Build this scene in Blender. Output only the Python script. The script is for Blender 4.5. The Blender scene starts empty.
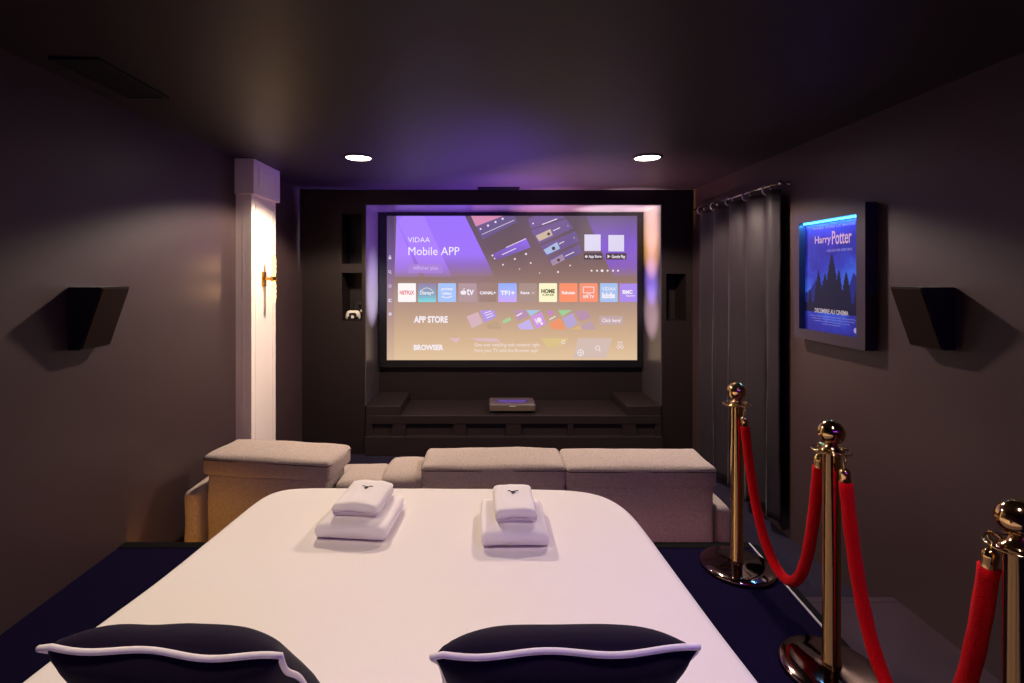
import bpy, bmesh, math, random
from mathutils import Vector, Matrix, noise
random.seed(7)
PI = math.pi
col = bpy.context.scene.collection

# ------------------------------------------------------------------ room sizes (metres; y runs away from the camera)
EYE = 1.965            # camera height over the lower floor
CEIL = 2.915
WL, WR = -2.03, 2.28   # side walls
YB, YR = 5.52, -1.8    # front of the media wall, rear wall
PLAT = 0.465           # raised platform under the bed
STEP = 0.168
YP = 2.80              # front edge of platform and step
F, CX, CY = 500.0, 486.0, 276.0

def at(px, py, Y):
    """point of the place seen at a photo position, at depth Y"""
    return Vector(((px - CX) * Y / F, Y, EYE - (py - CY) * Y / F))

# ------------------------------------------------------------------ materials
def lin(c):
    return tuple(((v / 255) / 12.92 if v / 255 <= .04045 else ((v / 255 + .055) / 1.055) ** 2.4) for v in c)

def mat(name, c, rough=.5, metal=0, spec=.5, sheen=0, bump=0, bscale=50, var=0, vscale=8, trans=0, coat=0, detail=4, lum=False):
    m = bpy.data.materials.new(name); m.use_nodes = True
    nt = m.node_tree; b = nt.nodes['Principled BSDF']
    L = c if lum else lin(c)
    b.inputs['Base Color'].default_value = (*L, 1)
    b.inputs['Roughness'].default_value = rough
    b.inputs['Metallic'].default_value = metal
    b.inputs['Specular IOR Level'].default_value = spec
    b.inputs['Sheen Weight'].default_value = sheen
    b.inputs['Transmission Weight'].default_value = trans
    b.inputs['Coat Weight'].default_value = coat
    tc = nt.nodes.new('ShaderNodeTexCoord')
    if var:
        n = nt.nodes.new('ShaderNodeTexNoise'); n.inputs['Scale'].default_value = vscale; n.inputs['Detail'].default_value = detail
        nt.links.new(tc.outputs['Object'], n.inputs['Vector'])
        r = nt.nodes.new('ShaderNodeValToRGB')
        r.color_ramp.elements[0].position = .3; r.color_ramp.elements[1].position = .7
        r.color_ramp.elements[0].color = (*[v * (1 - var) for v in L], 1)
        r.color_ramp.elements[1].color = (*[min(1, v * (1 + var)) for v in L], 1)
        nt.links.new(n.outputs['Fac'], r.inputs['Fac']); nt.links.new(r.outputs['Color'], b.inputs['Base Color'])
    if bump:
        n = nt.nodes.new('ShaderNodeTexNoise'); n.inputs['Scale'].default_value = bscale; n.inputs['Detail'].default_value = 6
        nt.links.new(tc.outputs['Object'], n.inputs['Vector'])
        bp = nt.nodes.new('ShaderNodeBump'); bp.inputs['Strength'].default_value = bump; bp.inputs['Distance'].default_value = .01
        nt.links.new(n.outputs['Fac'], bp.inputs['Height']); nt.links.new(bp.outputs['Normal'], b.inputs['Normal'])
    return m

def glow(name, c, strength=1.0):
    m = bpy.data.materials.new(name); m.use_nodes = True
    nt = m.node_tree; b = nt.nodes['Principled BSDF']
    b.inputs['Base Color'].default_value = (.02, .02, .02, 1); b.inputs['Roughness'].default_value = .6
    b.inputs['Specular IOR Level'].default_value = 0
    b.inputs['Emission Color'].default_value = (*lin(c), 1); b.inputs['Emission Strength'].default_value = strength
    return m

def ramp_glow(name, axis, lo, hi, stops, strength=1.0, noise_amt=0, noise_scale=3):
    """a picture shown by a screen: colours change along one object axis"""
    m = glow(name, (0, 0, 0), strength); nt = m.node_tree; b = nt.nodes['Principled BSDF']
    tc = nt.nodes.new('ShaderNodeTexCoord'); sp = nt.nodes.new('ShaderNodeSeparateXYZ')
    nt.links.new(tc.outputs['Object'], sp.inputs[0])
    mr = nt.nodes.new('ShaderNodeMapRange'); mr.inputs[1].default_value = lo; mr.inputs[2].default_value = hi
    nt.links.new(sp.outputs[axis], mr.inputs[0])
    fac = mr.outputs[0]
    if noise_amt:
        n = nt.nodes.new('ShaderNodeTexNoise'); n.inputs['Scale'].default_value = noise_scale; n.inputs['Detail'].default_value = 5
        nt.links.new(tc.outputs['Object'], n.inputs['Vector'])
        ma = nt.nodes.new('ShaderNodeMath'); ma.operation = 'MULTIPLY_ADD'; ma.inputs[1].default_value = noise_amt
        nt.links.new(n.outputs['Fac'], ma.inputs[0])
        ad = nt.nodes.new('ShaderNodeMath'); ad.operation = 'SUBTRACT'; ad.inputs[1].default_value = noise_amt / 2
        nt.links.new(fac, ad.inputs[0]); nt.links.new(ad.outputs[0], ma.inputs[2]); fac = ma.outputs[0]
    r = nt.nodes.new('ShaderNodeValToRGB'); cr = r.color_ramp
    while len(cr.elements) > 1: cr.elements.remove(cr.elements[0])
    cr.elements[0].position = stops[0][0]; cr.elements[0].color = (*lin(stops[0][1]), 1)
    for p, c in stops[1:]:
        e = cr.elements.new(p); e.color = (*lin(c), 1)
    nt.links.new(fac, r.inputs[0]); nt.links.new(r.outputs[0], b.inputs['Emission Color'])
    return m

M = {}
M['wall'] = mat('wall_paint', (64, 48, 50), rough=.42, spec=.5, bump=.05, bscale=120, var=.04, vscale=2)
M['ceiling'] = mat('ceiling_paint', (42, 32, 38), rough=.5, spec=.4, bump=.03, bscale=90)
M['media'] = mat('media_wall_paint', (34, 24, 24), rough=.5, spec=.3, bump=.03, bscale=90)
M['lacquer'] = mat('reveal_lacquer', (72, 63, 68), rough=.3, spec=.6)
M['cabinet'] = mat('dark_cabinet', (42, 32, 32), rough=.34, spec=.5, bump=.03, bscale=40)
M['carpet'] = mat('navy_carpet', (20, 14, 42), rough=1, spec=.03, sheen=0, bump=.6, bscale=260, var=.25, vscale=120)
M['lowcarpet'] = mat('lower_floor_covering', (34, 28, 46), rough=.7, spec=.2, bump=.2, bscale=160)
M['step'] = mat('dark_step_board', (58, 42, 52), rough=.5, spec=.3, bump=.08, bscale=60, var=.12, vscale=5)
M['nosing'] = mat('pale_nosing', (196, 190, 205), rough=.35)
M['blacktrim'] = mat('black_trim', (12, 10, 13), rough=.9, spec=.1)
M['white_plaster'] = mat('white_pillar_paint', (236, 220, 214), rough=.5, spec=.3)
M['sheet'] = mat('white_sheet', (240, 230, 226), rough=.9, spec=.15, sheen=.1, bump=.35, bscale=2.6)
M['bedbase'] = mat('bed_base_fabric', (30, 28, 40), rough=.9)
M['towel'] = mat('white_terry', (248, 238, 238), rough=1, spec=.05, sheen=.3, bump=.2, bscale=300)
M['emblem'] = mat('emblem_thread', (60, 45, 60), rough=.8)
M['pillow'] = mat('navy_velvet', (26, 17, 38), rough=.9, spec=.08, sheen=.06, bump=.15, bscale=30)
M['piping'] = mat('white_piping', (240, 230, 232), rough=.7)
M['sofa'] = mat('taupe_weave', (172, 154, 146), rough=.95, spec=.1, sheen=.2, bump=.5, bscale=180, var=.22, vscale=130)
M['seam'] = mat('dark_seam', (70, 56, 56), rough=.9)
M['sofaleg'] = mat('dark_leg', (30, 25, 25), rough=.4)
M['curtain'] = mat('charcoal_curtain', (38, 29, 36), rough=.55, spec=.3, sheen=.05, bump=.08, bscale=60)
M['chrome'] = mat('silver_metal', (215, 205, 200), rough=.18, metal=1)
M['ring'] = mat('pale_ring_metal', (205, 200, 198), rough=.35, metal=.6)
M['brass'] = mat('polished_brass', (226, 190, 122), rough=.09, metal=1)
M['baseplate'] = mat('polished_bronze_base', (150, 128, 124), rough=.07, metal=1)
M['gold'] = mat('sconce_gold', (220, 170, 70), rough=.25, metal=1)
M['rope'] = mat('red_velvet', (205, 3, 16), rough=.9, spec=.08, sheen=.05, bump=.5, bscale=220)
M['speaker'] = mat('black_speaker_case', (22, 17, 20), rough=.5, bump=.05, bscale=200)
M['grille'] = mat('speaker_cloth', (42, 27, 22), rough=.9, spec=.1, bump=.3, bscale=400)
M['frame'] = mat('poster_frame_lacquer', (54, 42, 60), rough=.35)
M['black'] = mat('black_plastic', (18, 17, 20), rough=.35)
M['projector'] = mat('projector_body', (92, 78, 84), rough=.35)
M['projfront'] = mat('projector_front_cloth', (92, 74, 62), rough=.8)
M['white_plastic'] = mat('white_plastic', (225, 215, 205), rough=.35)
M['vent'] = mat('vent_black', (12, 12, 12), rough=.5)
M['lamp'] = glow('lamp_glow', (255, 236, 214), 14)
M['lampring'] = mat('lamp_ring', (70, 60, 62), rough=.4)
M['tube'] = glow('crystal_tube_glow', (255, 206, 130), 3)
M['ledw'] = glow('amber_led', (255, 182, 60), 30)
M['ledp'] = glow('rose_led', (255, 180, 190), 3.5)
M['cyan'] = glow('cyan_led', (60, 170, 255), 9)
M['white_glow'] = glow('screen_white', (246, 238, 246), 1)

# ------------------------------------------------------------------ object helpers
def link(name, me, m, parent=None, smooth=False):
    o = bpy.data.objects.new(name, me); col.objects.link(o)
    if m is not None:
        for k in (m if isinstance(m, (list, tuple)) else [m]): me.materials.append(k)
    if parent is not None: o.parent = parent
    if smooth:
        for p in me.polygons: p.use_smooth = True
    return o

def obj(name, bm, m, parent=None, smooth=False, recalc=True):
    if recalc: bmesh.ops.recalc_face_normals(bm, faces=bm.faces[:])
    me = bpy.data.meshes.new(name); bm.to_mesh(me); bm.free()
    o = link(name, me, m, parent, smooth)
    if parent is not None and parent.location.length > 0:
        # parts are modelled in room coordinates; keep them there under the thing's base
        o.matrix_parent_inverse = Matrix.Translation(parent.location).inverted()
    return o

def thing(name, label, cat, loc, group=None):
    o = bpy.data.objects.new(name, None); col.objects.link(o)
    o.empty_display_size = .1; o.location = loc
    o['label'] = label; o['category'] = cat
    if group: o['group'] = group
    return o

def tag(o, label, cat, group=None):
    o['label'] = label; o['category'] = cat
    if group: o['group'] = group
    return o

def struct(name, bm, m, smooth=False):
    o = obj(name, bm, m, None, smooth); o['kind'] = 'structure'; return o

def box(bm, x0, x1, y0, y1, z0, z1, bev=0, seg=2, rot=None, piv=None):
    r = bmesh.ops.create_cube(bm, size=1)
    vs = r['verts']
    bmesh.ops.scale(bm, vec=(x1 - x0, y1 - y0, z1 - z0), verts=vs)
    bmesh.ops.translate(bm, vec=((x0 + x1) / 2, (y0 + y1) / 2, (z0 + z1) / 2), verts=vs)
    if bev:
        es = list({e for v in vs for e in v.link_edges})
        rr = bmesh.ops.bevel(bm, geom=es, offset=bev, segments=seg, profile=.5, affect='EDGES')
        vs = list({v for f in rr['faces'] for v in f.verts} | {v for v in vs if v.is_valid})
    if rot is not None:
        bmesh.ops.rotate(bm, cent=piv, matrix=rot, verts=vs)
    return vs

def B(*a, **k):
    bm = bmesh.new(); box(bm, *a, **k); return bm

def lathe(bm, prof, c=(0, 0, 0), n=40, axis='Z'):
    rings = []
    for r, z in prof:
        ring = []
        for i in range(n):
            a = 2 * PI * i / n
            p = Vector((r * math.cos(a), r * math.sin(a), z))
            if axis == 'X': p = Vector((p.z, p.x, p.y))
            if axis == 'Y': p = Vector((p.x, p.z, p.y))
            ring.append(bm.verts.new(p + Vector(c)))
        rings.append(ring)
    for a, b in zip(rings, rings[1:]):
        for i in range(n):
            bm.faces.new((a[i], a[(i + 1) % n], b[(i + 1) % n], b[i]))
    bm.faces.new(rings[0][::-1]); bm.faces.new(rings[-1])

def tube(bm, pts, r, n=14, caps=True, closed=False):
    pts = [Vector(p) for p in pts]; k = len(pts); rings = []
    up = None
    for i, p in enumerate(pts):
        a = pts[(i - 1) % k] if closed else pts[max(i - 1, 0)]
        b = pts[(i + 1) % k] if closed else pts[min(i + 1, k - 1)]
        t = (b - a).normalized()
        if up is None:
            up = Vector((0, 0, 1)) if abs(t.z) < .9 else Vector((1, 0, 0))
        s = t.cross(up)
        if s.length < 1e-5: s = t.cross(Vector((0, 1, 0)))
        s.normalize(); up = s.cross(t).normalized()
        rr = r(i / (k - 1)) if callable(r) else r
        rings.append([bm.verts.new(p + (s * math.cos(2 * PI * j / n) + up * math.sin(2 * PI * j / n)) * rr) for j in range(n)])
    pairs = list(zip(rings, rings[1:])) + ([(rings[-1], rings[0])] if closed else [])
    for a, b in pairs:
        for j in range(n):
            bm.faces.new((a[j], a[(j + 1) % n], b[(j + 1) % n], b[j]))
    if caps and not closed:
        bm.faces.new(rings[0][::-1]); bm.faces.new(rings[-1])

def catmull(P, k=8, closed=False):
    P = [Vector(p) for p in P]; n = len(P); out = []
    for i in range(n if closed else n - 1):
        p0 = P[(i - 1) % n] if closed else P[max(i - 1, 0)]
        p1 = P[i]; p2 = P[(i + 1) % n]
        p3 = P[(i + 2) % n] if closed else P[min(i + 2, n - 1)]
        for j in range(k):
            t = j / k
            out.append(.5 * ((2 * p1) + (p2 - p0) * t + (2 * p0 - 5 * p1 + 4 * p2 - p3) * t * t + (3 * p1 - p0 - 3 * p2 + p3) * t ** 3))
    if not closed: out.append(P[-1])
    return out

def prism(bm, poly, y0, y1):
    """an outline in x,z given depth along y"""
    a = [bm.verts.new((x, y0, z)) for x, z in poly]; b = [bm.verts.new((x, y1, z)) for x, z in poly]
    bm.faces.new(a); bm.faces.new(b[::-1])
    for i in range(len(poly)):
        j = (i + 1) % len(poly); bm.faces.new((a[i], b[i], b[j], a[j]))

def copy_tree(o, parent=None):
    c = o.copy(); col.objects.link(c)
    if parent is not None:
        c.parent = parent; c.matrix_parent_inverse = o.matrix_parent_inverse.copy()
    for ch in list(o.children): copy_tree(ch, c)
    return c

# ------------------------------------------------------------------ THE SETTING
struct('floor', B(WL - .1, WR + .1, YR, 6.4, -.1, 0), M['lowcarpet'])
def poly_slab(pts, z0, z1):
    bm = bmesh.new()
    a = [bm.verts.new((x, y, z0)) for x, y in pts]; b = [bm.verts.new((x, y, z1)) for x, y in pts]
    bm.faces.new(a[::-1]); bm.faces.new(b)
    for i in range(len(pts)):
        j = (i + 1) % len(pts); bm.faces.new((a[i], a[j], b[j], b[i]))
    return bm
# platform: its right edge runs very slightly out of square
def XE(y): return 1.432 + (y - 2.119) * .0575
struct('floor_platform', poly_slab([(WL, YR), (XE(YR), YR), (XE(YP), YP), (WL, YP)], 0, PLAT), M['carpet'])
struct('trim_1', poly_slab([(XE(YR), YR), (XE(YR) + .007, YR), (XE(YP) + .007, YP), (XE(YP), YP)], .3, PLAT + .006), M['nosing'])
struct('trim_2', poly_slab([(XE(YR) + .007, YR), (XE(YR) + .05, YR), (XE(YP) + .05, YP), (XE(YP) + .007, YP)], 0, PLAT - .004), M['blacktrim'])
struct('trim_3', B(WL, XE(YP), YP - .045, YP + .012, PLAT - .03, PLAT + .003), M['blacktrim'])
struct('floor_step', poly_slab([(XE(YR) + .05, YR), (WR, YR), (WR, YP - .05), (XE(YP) + .05, YP - .05)], 0, STEP), M['step'])
struct('trim_4', B(XE(YP) + .05, WR, YP - .05, YP, 0, STEP + .001, bev=.006), M['step'])
struct('ceiling', B(WL - .1, WR + .1, YR, 6.4, CEIL, CEIL + .1), M['ceiling'])
struct('wall_left', B(WL - .1, WL, YR, 6.4, 0, CEIL), M['wall'])
struct('wall_right', B(WR, WR + .1, YR, 6.4, 0, CEIL), M['wall'])
struct('wall_rear', B(WL, WR, YR - .1, YR, 0, CEIL), M['wall'])

# media wall with its openings
NX0, NX1, NZ1 = -1.336, 1.943, 2.76       # main recess
holes = [(NX0, NX1, 0, NZ1, 6.21), (-1.59, -1.369, 2.10, 2.65, 5.85), (-1.59, -1.369, 1.468, 2.0, 5.85), (1.99, 2.21, 1.468, 1.99, 5.85)]
bm = bmesh.new()
xs = sorted({WL, WR} | {h[0] for h in holes} | {h[1] for h in holes})
zs = sorted({0, CEIL} | {h[2] for h in holes} | {h[3] for h in holes})
for x0, x1 in zip(xs, xs[1:]):
    for z0, z1 in zip(zs, zs[1:]):
        y0 = YB
        for hx0, hx1, hz0, hz1, hy in holes:
            if hx0 <= x0 and x1 <= hx1 and hz0 <= z0 and z1 <= hz1: y0 = hy
        box(bm, x0, x1, y0, 6.3, z0, z1)
bmesh.ops.remove_doubles(bm, verts=bm.verts[:], dist=1e-5)
struct('wall_back', bm, M['media'])
# lacquered linings of the recess
struct('trim_5', B(NX0, NX0 + .012, YB + .004, 6.2, .53, NZ1 - .012), M['lacquer'])
struct('trim_6', B(NX1 - .012, NX1, YB + .004, 6.2, .53, NZ1 - .012), M['lacquer'])
struct('trim_7', B(NX0, NX1, YB + .004, 6.2, NZ1 - .012, NZ1), M['lacquer'])

# white pillar against the left wall
bm = bmesh.new()
box(bm, WL, -1.902, 4.055, 4.52, 0, 2.64)
box(bm, WL, -1.872, 4.03, 4.545, 2.628, CEIL, bev=.004, seg=1)
box(bm, WL, -1.885, 4.04, 4.535, 0, .12)
def ring_trim(bm, a0, a1, b0, b1, mk, w=.012):
    for r in ((a0, a1, b0, b0 + w), (a0, a1, b1 - w, b1), (a0, a0 + w, b0, b1), (a1 - w, a1, b0, b1)): mk(*r)
ring_trim(bm, 4.12, 4.46, 2.69, 2.85, lambda a, b, c, d: box(bm, -1.874, -1.869, a, b, c, d))
ring_trim(bm, 4.12, 4.46, .2, 2.55, lambda a, b, c, d: box(bm, -1.904, -1.899, a, b, c, d))
box(bm, -1.972, -1.969, 4.0545, 4.057, .2, 2.55)
ring_trim(bm, -1.995, -1.90, 2.68, 2.86, lambda a, b, c, d: box(bm, a, b, 4.0285, 4.032, c, d), w=.004)
struct('pillar', bm, M['white_plaster'])

# ceiling ventilation
v = thing('ceiling_vent', 'black rectangular ventilation grille in the ceiling above the left wall', 'vent', (-1.79, 2.41, CEIL))
bm = bmesh.new()
for r in ((-1.90, -1.885, 2.17, 2.65), (-1.695, -1.68, 2.17, 2.65), (-1.885, -1.695, 2.17, 2.185), (-1.885, -1.695, 2.635, 2.65)):
    box(bm, r[0], r[1], r[2], r[3], CEIL - .012, CEIL)
obj('frame', bm, M['vent'], v)
bm = bmesh.new()
for i in range(11):
    x = -1.877 + i * .0175
    box(bm, x - .006, x + .006, 2.185, 2.635, CEIL - .008, CEIL - .004)
obj('louvres', bm, M['vent'], v)
obj('backing', B(-1.886, -1.694, 2.184, 2.636, CEIL - .003, CEIL), M['black'], v)
v = thing('slot_vent', 'thin dark slot vent in the ceiling right above the projection screen', 'vent', (.15, 5.40, CEIL))
bm = bmesh.new()
for y in (5.34, 5.40, 5.46): box(bm, -.09, .36, y - .008, y + .008, CEIL - .01, CEIL)
box(bm, -.09, -.08, 5.34, 5.46, CEIL - .01, CEIL); box(bm, .35, .36, 5.34, 5.46, CEIL - .01, CEIL)
obj('frame', bm, M['blacktrim'], v)
obj('backing', B(-.08, .35, 5.35, 5.45, CEIL - .003, CEIL), M['vent'], v)

# ------------------------------------------------------------------ recessed ceiling lights
def spot(name, loc, energy, color, size=150, blend=.6, radius=.05, rot=(0, 0, 0), parent=None):
    l = bpy.data.lights.new(name, 'SPOT'); l.energy = energy; l.color = color
    l.spot_size = math.radians(size); l.spot_blend = blend; l.shadow_soft_size = radius
    o = bpy.data.objects.new(name, l); col.objects.link(o); o.location = loc; o.rotation_euler = rot
    return o
def downlight(x, y, label, energy, color, size=144):
    t = thing('ceiling_light', label, 'ceiling light', (x, y, CEIL), 'round recessed ceiling lights')
    bm = bmesh.new()
    n = 40; pr = [(.100, 0), (.118, 0), (.118, -.008), (.106, -.012), (.098, -.006)]
    rings = [[bm.verts.new((x + r * math.cos(2 * PI * i / n), y + r * math.sin(2 * PI * i / n), CEIL + z)) for i in range(n)] for r, z in pr]
    for k in range(len(rings)):
        a, b = rings[k], rings[(k + 1) % len(rings)]
        for i in range(n): bm.faces.new((a[i], a[(i + 1) % n], b[(i + 1) % n], b[i]))
    obj('ring', bm, M['lampring'], t, True)
    bm = bmesh.new(); lathe(bm, [(.099, -.001), (.099, -.006), (.05, -.0075)], (x, y, CEIL), 40)
    obj('diffuser', bm, M['lamp'], t)
    spot('downlight_beam', (x, y, CEIL - .03), energy, color, size, .22, .065)
WARM = (1, .80, .66)
downlight(-1.02, 4.0, 'round ceiling light nearer the white pillar', 250, (1, .83, .64))
downlight(1.29, 4.0, 'round ceiling light nearer the curtain', 215, (1, .82, .68))
# beams added over the bed, standing in for unseen lights behind the camera
for x, c, e in ((-.85, (1, .82, .64), 66), (1.0, (.82, .64, 1), 66)):
    spot('downlight_beam', (x, .9, CEIL - .03), e, c, 104, .85, .08)

# ------------------------------------------------------------------ projection screen
YS = 6.15
def S(px, py, layer=0):
    p = at(px, py, YS); return Vector((p.x, YS - .0015 * layer, p.z))
scr = thing('projection_screen', 'wide framed projection screen showing a purple streaming menu in the wall recess', 'screen', (.3, 6.19, .95))
a, b_ = S(387, 360), S(637, 216)
o0, o1 = S(379.5, 367), S(644, 210.5)
bm = bmesh.new()
for r in ((o0.x, a.x, o0.z, o1.z), (b_.x, o1.x, o0.z, o1.z), (a.x, b_.x, o0.z, a.z), (a.x, b_.x, b_.z, o1.z)):
    box(bm, r[0], r[1], YS - .02, 6.2, r[2], r[3])
obj('frame', bm, M['black'], scr)
zt, zb = S(387, 216).z, S(387, 360).z
def zf(py): return (S(0, py).z - zb) / (zt - zb)
M['screen'] = ramp_glow('screen_picture', 'Z', zb, zt, [(0, (226, 194, 158)), (zf(335), (208, 174, 142)), (zf(305), (178, 146, 130)), (zf(278), (146, 116, 108)), (zf(250), (112, 90, 96)), (1, (98, 82, 98))])
obj('picture', B(a.x, b_.x, YS, YS + .02, a.z, b_.z), M['screen'], scr)

def spoly(name, polys, m, layer=1, parent=None):
    bm = bmesh.new()
    for P in polys:
        vs = [bm.verts.new(S(x, y, layer)) for x, y in P]
        bm.faces.new(vs)
    o = obj(name, bm, m, parent or scr, recalc=False)
    # all of the picture faces the room
    me = o.data
    me.update()
    for p in me.polygons:
        if p.normal.y > 0: p.flip()
    return o
def each(name, polys, m, layer=1, parent=None):
    for P in polys: spoly(name, P if isinstance(P[0], list) else [P], m, layer, parent)
def rect(x0, y0, x1, y1): return [(x0, y0), (x1, y0), (x1, y1), (x0, y1)]
def rrect(x0, y0, x1, y1, r=1.0):
    out = []
    for cx, cy, a0 in ((x1 - r, y0 + r, -90), (x1 - r, y1 - r, 0), (x0 + r, y1 - r, 90), (x0 + r, y0 + r, 180)):
        for k in range(4):
            t = math.radians(a0 + 30 * k); out.append((cx + r * math.cos(t), cy + r * math.sin(t)))
    return out
def circ(cx, cy, r, n=12): return [(cx + r * math.cos(2 * PI * i / n), cy + r * math.sin(2 * PI * i / n)) for i in range(n)]
def line(x0, y0, x1, y1, w=.5):
    d = Vector((x1 - x0, y1 - y0)).normalized(); nx, ny = -d.y * w / 2, d.x * w / 2
    return [(x0 + nx, y0 + ny), (x1 + nx, y1 + ny), (x1 - nx, y1 - ny), (x0 - nx, y0 - ny)]
def ringp(cx, cy, r, w=.6, n=12):
    out = []
    for i in range(n):
        t0, t1 = 2 * PI * i / n, 2 * PI * (i + 1) / n
        out.append([(cx + q * math.cos(t), cy + q * math.sin(t)) for q, t in ((r, t0), (r, t1), (r - w, t1), (r - w, t0))])
    return out

def text_mesh(s, bold=0):
    cu = bpy.data.curves.new('lettering', 'FONT'); cu.body = s; cu.size = 1; cu.offset = bold; cu.fill_mode = 'FRONT'
    cu.resolution_u = 3
    o = bpy.data.objects.new('lettering', cu); col.objects.link(o)
    dg = bpy.context.evaluated_depsgraph_get(); dg.update()
    me = bpy.data.meshes.new_from_object(o.evaluated_get(dg))
    bpy.data.objects.remove(o, do_unlink=True)
    return me
def stext(name, s, x0, y0, x1, y1, m, layer=3, parent=None, bold=.01):
    """lettering fitted between photo positions on the screen plane (y0 top, y1 bottom)"""
    me = text_mesh(s, bold)
    X = [v.co.x for v in me.vertices]; Y = [v.co.y for v in me.vertices]
    ax, bx, ay, by = min(X), max(X), min(Y), max(Y)
    A, Bb = S(x0, y1, layer), S(x1, y0, layer)
    for v in me.vertices:
        u = (v.co.x - ax) / (bx - ax); w = (v.co.y - ay) / (by - ay)
        v.co = Vector((A.x + u * (Bb.x - A.x), A.y, A.z + w * (Bb.z - A.z)))
    o = link(name, me, m, parent or scr)
    pr = parent or scr
    if pr.location.length > 0: o.matrix_parent_inverse = Matrix.Translation(pr.location).inverted()
    return o
def G(c, k=1): 
    key = ('g', c, k)
    if key not in M: M[key] = glow('screen_ink', c, k)
    return M[key]
PZ = lambda stops, nm='screen_purple': ramp_glow(nm, 'Z', zb, zt, stops)
purp = PZ([(zf(277), (150, 119, 114)), (zf(265), (148, 110, 190)), (zf(254), (160, 118, 248)), (1, (158, 116, 252))])
purp2 = PZ([(zf(279), (150, 119, 114)), (zf(268), (164, 122, 225)), (zf(254), (176, 130, 255)), (1, (168, 128, 250))])
purp3 = PZ([(zf(277), (148, 118, 118)), (zf(266), (140, 98, 190)), (zf(245), (132, 92, 208)), (1, (106, 84, 128))])
spoly('purple_banner', [[(396.5, 216), (465, 216), (489, 265), (494, 277), (394.5, 277)]], purp, 1)
spoly('light_band', [[(397, 221), (403, 216), (424, 216), (452, 277), (425, 277)], [(396.3, 221), (420, 277), (394.5, 277)]], purp2, 1.5)
spoly('purple_banner', [[(586, 216), (637, 216), (637, 277), (613, 277)]], purp3, 1)
spoly('side_bar', [rect(387, 216, 394.3, 360)], PZ([(0, (215, 184, 154)), (zf(310), (170, 138, 134)), (zf(262), (118, 90, 140)), (1, (78, 60, 96))]), 1.2)
spoly('phone_picture', [[(471, 216), (515, 216), (517, 222), (482.5, 239.5)]], G((112, 92, 140)), 2)
spoly('phone_picture', [[(471, 216), (503, 216), (475.8, 226.5)]], G((214, 140, 176)), 2.5)
spoly('phone_picture', [[(491.6, 254.7), (525.8, 238), (530.7, 247.4), (497, 260)]], ramp_glow('remote_purple', 'Z', S(0, 260).z, S(0, 240).z, [(0, (122, 92, 150)), (1, (146, 108, 238))]), 2)
spoly('phone_picture', [[(528, 219), (534, 216), (564, 216), (565.5, 217.5), (531, 229)], [(530.7, 230), (566, 218.7), (573.4, 228), (539, 244.3)],
                        [(540.5, 246), (575.3, 231), (579.5, 241.3), (546.6, 256.8)], [(548.4, 259), (580, 243.5), (582, 253), (560, 262), (552.7, 266)]], G((114, 92, 146)), 2)
spoly('thumbnail', [[(535.6, 235.8), (550.2, 229), (552.7, 235.2), (539.2, 241.3)]], G((205, 182, 160)), 2.6)
spoly('thumbnail', [[(543.5, 249.9), (557, 242), (560, 248.6), (547, 254.7)]], G((168, 188, 226)), 2.6)
spoly('thumbnail', [[(550.2, 260.8), (562.4, 254), (565, 259.6), (552.7, 266)]], G((166, 140, 168)), 2.6)
each('thumbnail_detail', [circ(548.6, 234, 1.6), circ(553.5, 248.4, 1.9), circ(558.5, 260, 1.5)], G((84, 66, 70)), 2.8)
ui = [line(482, 234.5, 514, 220.2, .5), circ(480.6, 229, .9), circ(488, 225.6, 1.1), circ(495.5, 222, 1.1), circ(502.6, 218.8, 1.1),
      line(502, 254.8, 516, 248.3, .8), line(506, 247.6, 526, 238.6, .7), circ(514.8, 259, 1), circ(503, 264.7, .9), circ(530.7, 263, .9), circ(526, 254, 1.1),
      circ(519.5, 269, .6), circ(539.5, 273, .6), circ(558, 272, 1), circ(570, 265.5, .8), line(542, 224.6, 557, 218.9, .9), circ(533, 223.5, .8),
      line(553, 230.8, 560, 227.6, .8), line(559, 244, 564, 241.5, .8), line(565, 256.3, 574, 252, .8), circ(492.4, 255.5, .9), circ(494.6, 258.5, .7),
      line(567.5, 225, 568.3, 226.5, .4), line(573.6, 237, 574.4, 238.5, .4)]
each('interface_mark', ui, G((238, 226, 240)), 3)
each('white_square', [rect(584.4, 234.5, 600.6, 251), rect(608.3, 235, 624, 251.4)], G((222, 214, 240)), 2)
each('store_badge', [rrect(583.8, 253.2, 602.4, 259.6), rrect(605.8, 253.2, 626.4, 259.6)], G((78, 62, 76)), 2)
stext('badge_lettering', 'App Store', 588.6, 254.9, 601.4, 258.7, M['white_glow'], 3, bold=.02)
stext('badge_lettering', 'Google Play', 611.6, 254.9, 625.2, 259.1, M['white_glow'], 3, bold=.02)
each('badge_mark', [circ(586.2, 256.6, 1.3), [(607.4, 254.6), (610.4, 256.4), (607.4, 258.3)]], G((240, 214, 206)), 3)
each('page_dot', [circ(x, 270.7, .95 if i != 2 else 1.35) for i, x in enumerate((591.5, 597, 602, 607.5, 613, 618))], M['white_glow'], 2)
stext('lettering', 'VIDAA', 408, 237.3, 430, 242.3, M['white_glow'], 3, bold=-.005)
stext('lettering', 'Mobile APP', 408.5, 247, 459.4, 255.2, M['white_glow'], 3, bold=0)
spoly('button', [rect(408, 264, 443, 273)], G((170, 130, 214)), 2)
stext('button_lettering', 'Afficher plus', 413, 266, 438, 270.9, G((206, 180, 240)), 3)
icons = [ringp(390, 256.4, 1.1) + [rect(388.6, 257.3, 391.4, 259.2)], ringp(389.7, 271.6, 1.5) + [line(390.4, 272.4, 391.8, 274, .5)], ringp(390, 286, 1.6),
         [rect(388.4, 298.8, 391.8, 299.6), rect(388.4, 299.6, 390, 301.2), rect(388.4, 301.2, 391.8, 302)], circ(390.2, 314, 1.7)]
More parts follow.
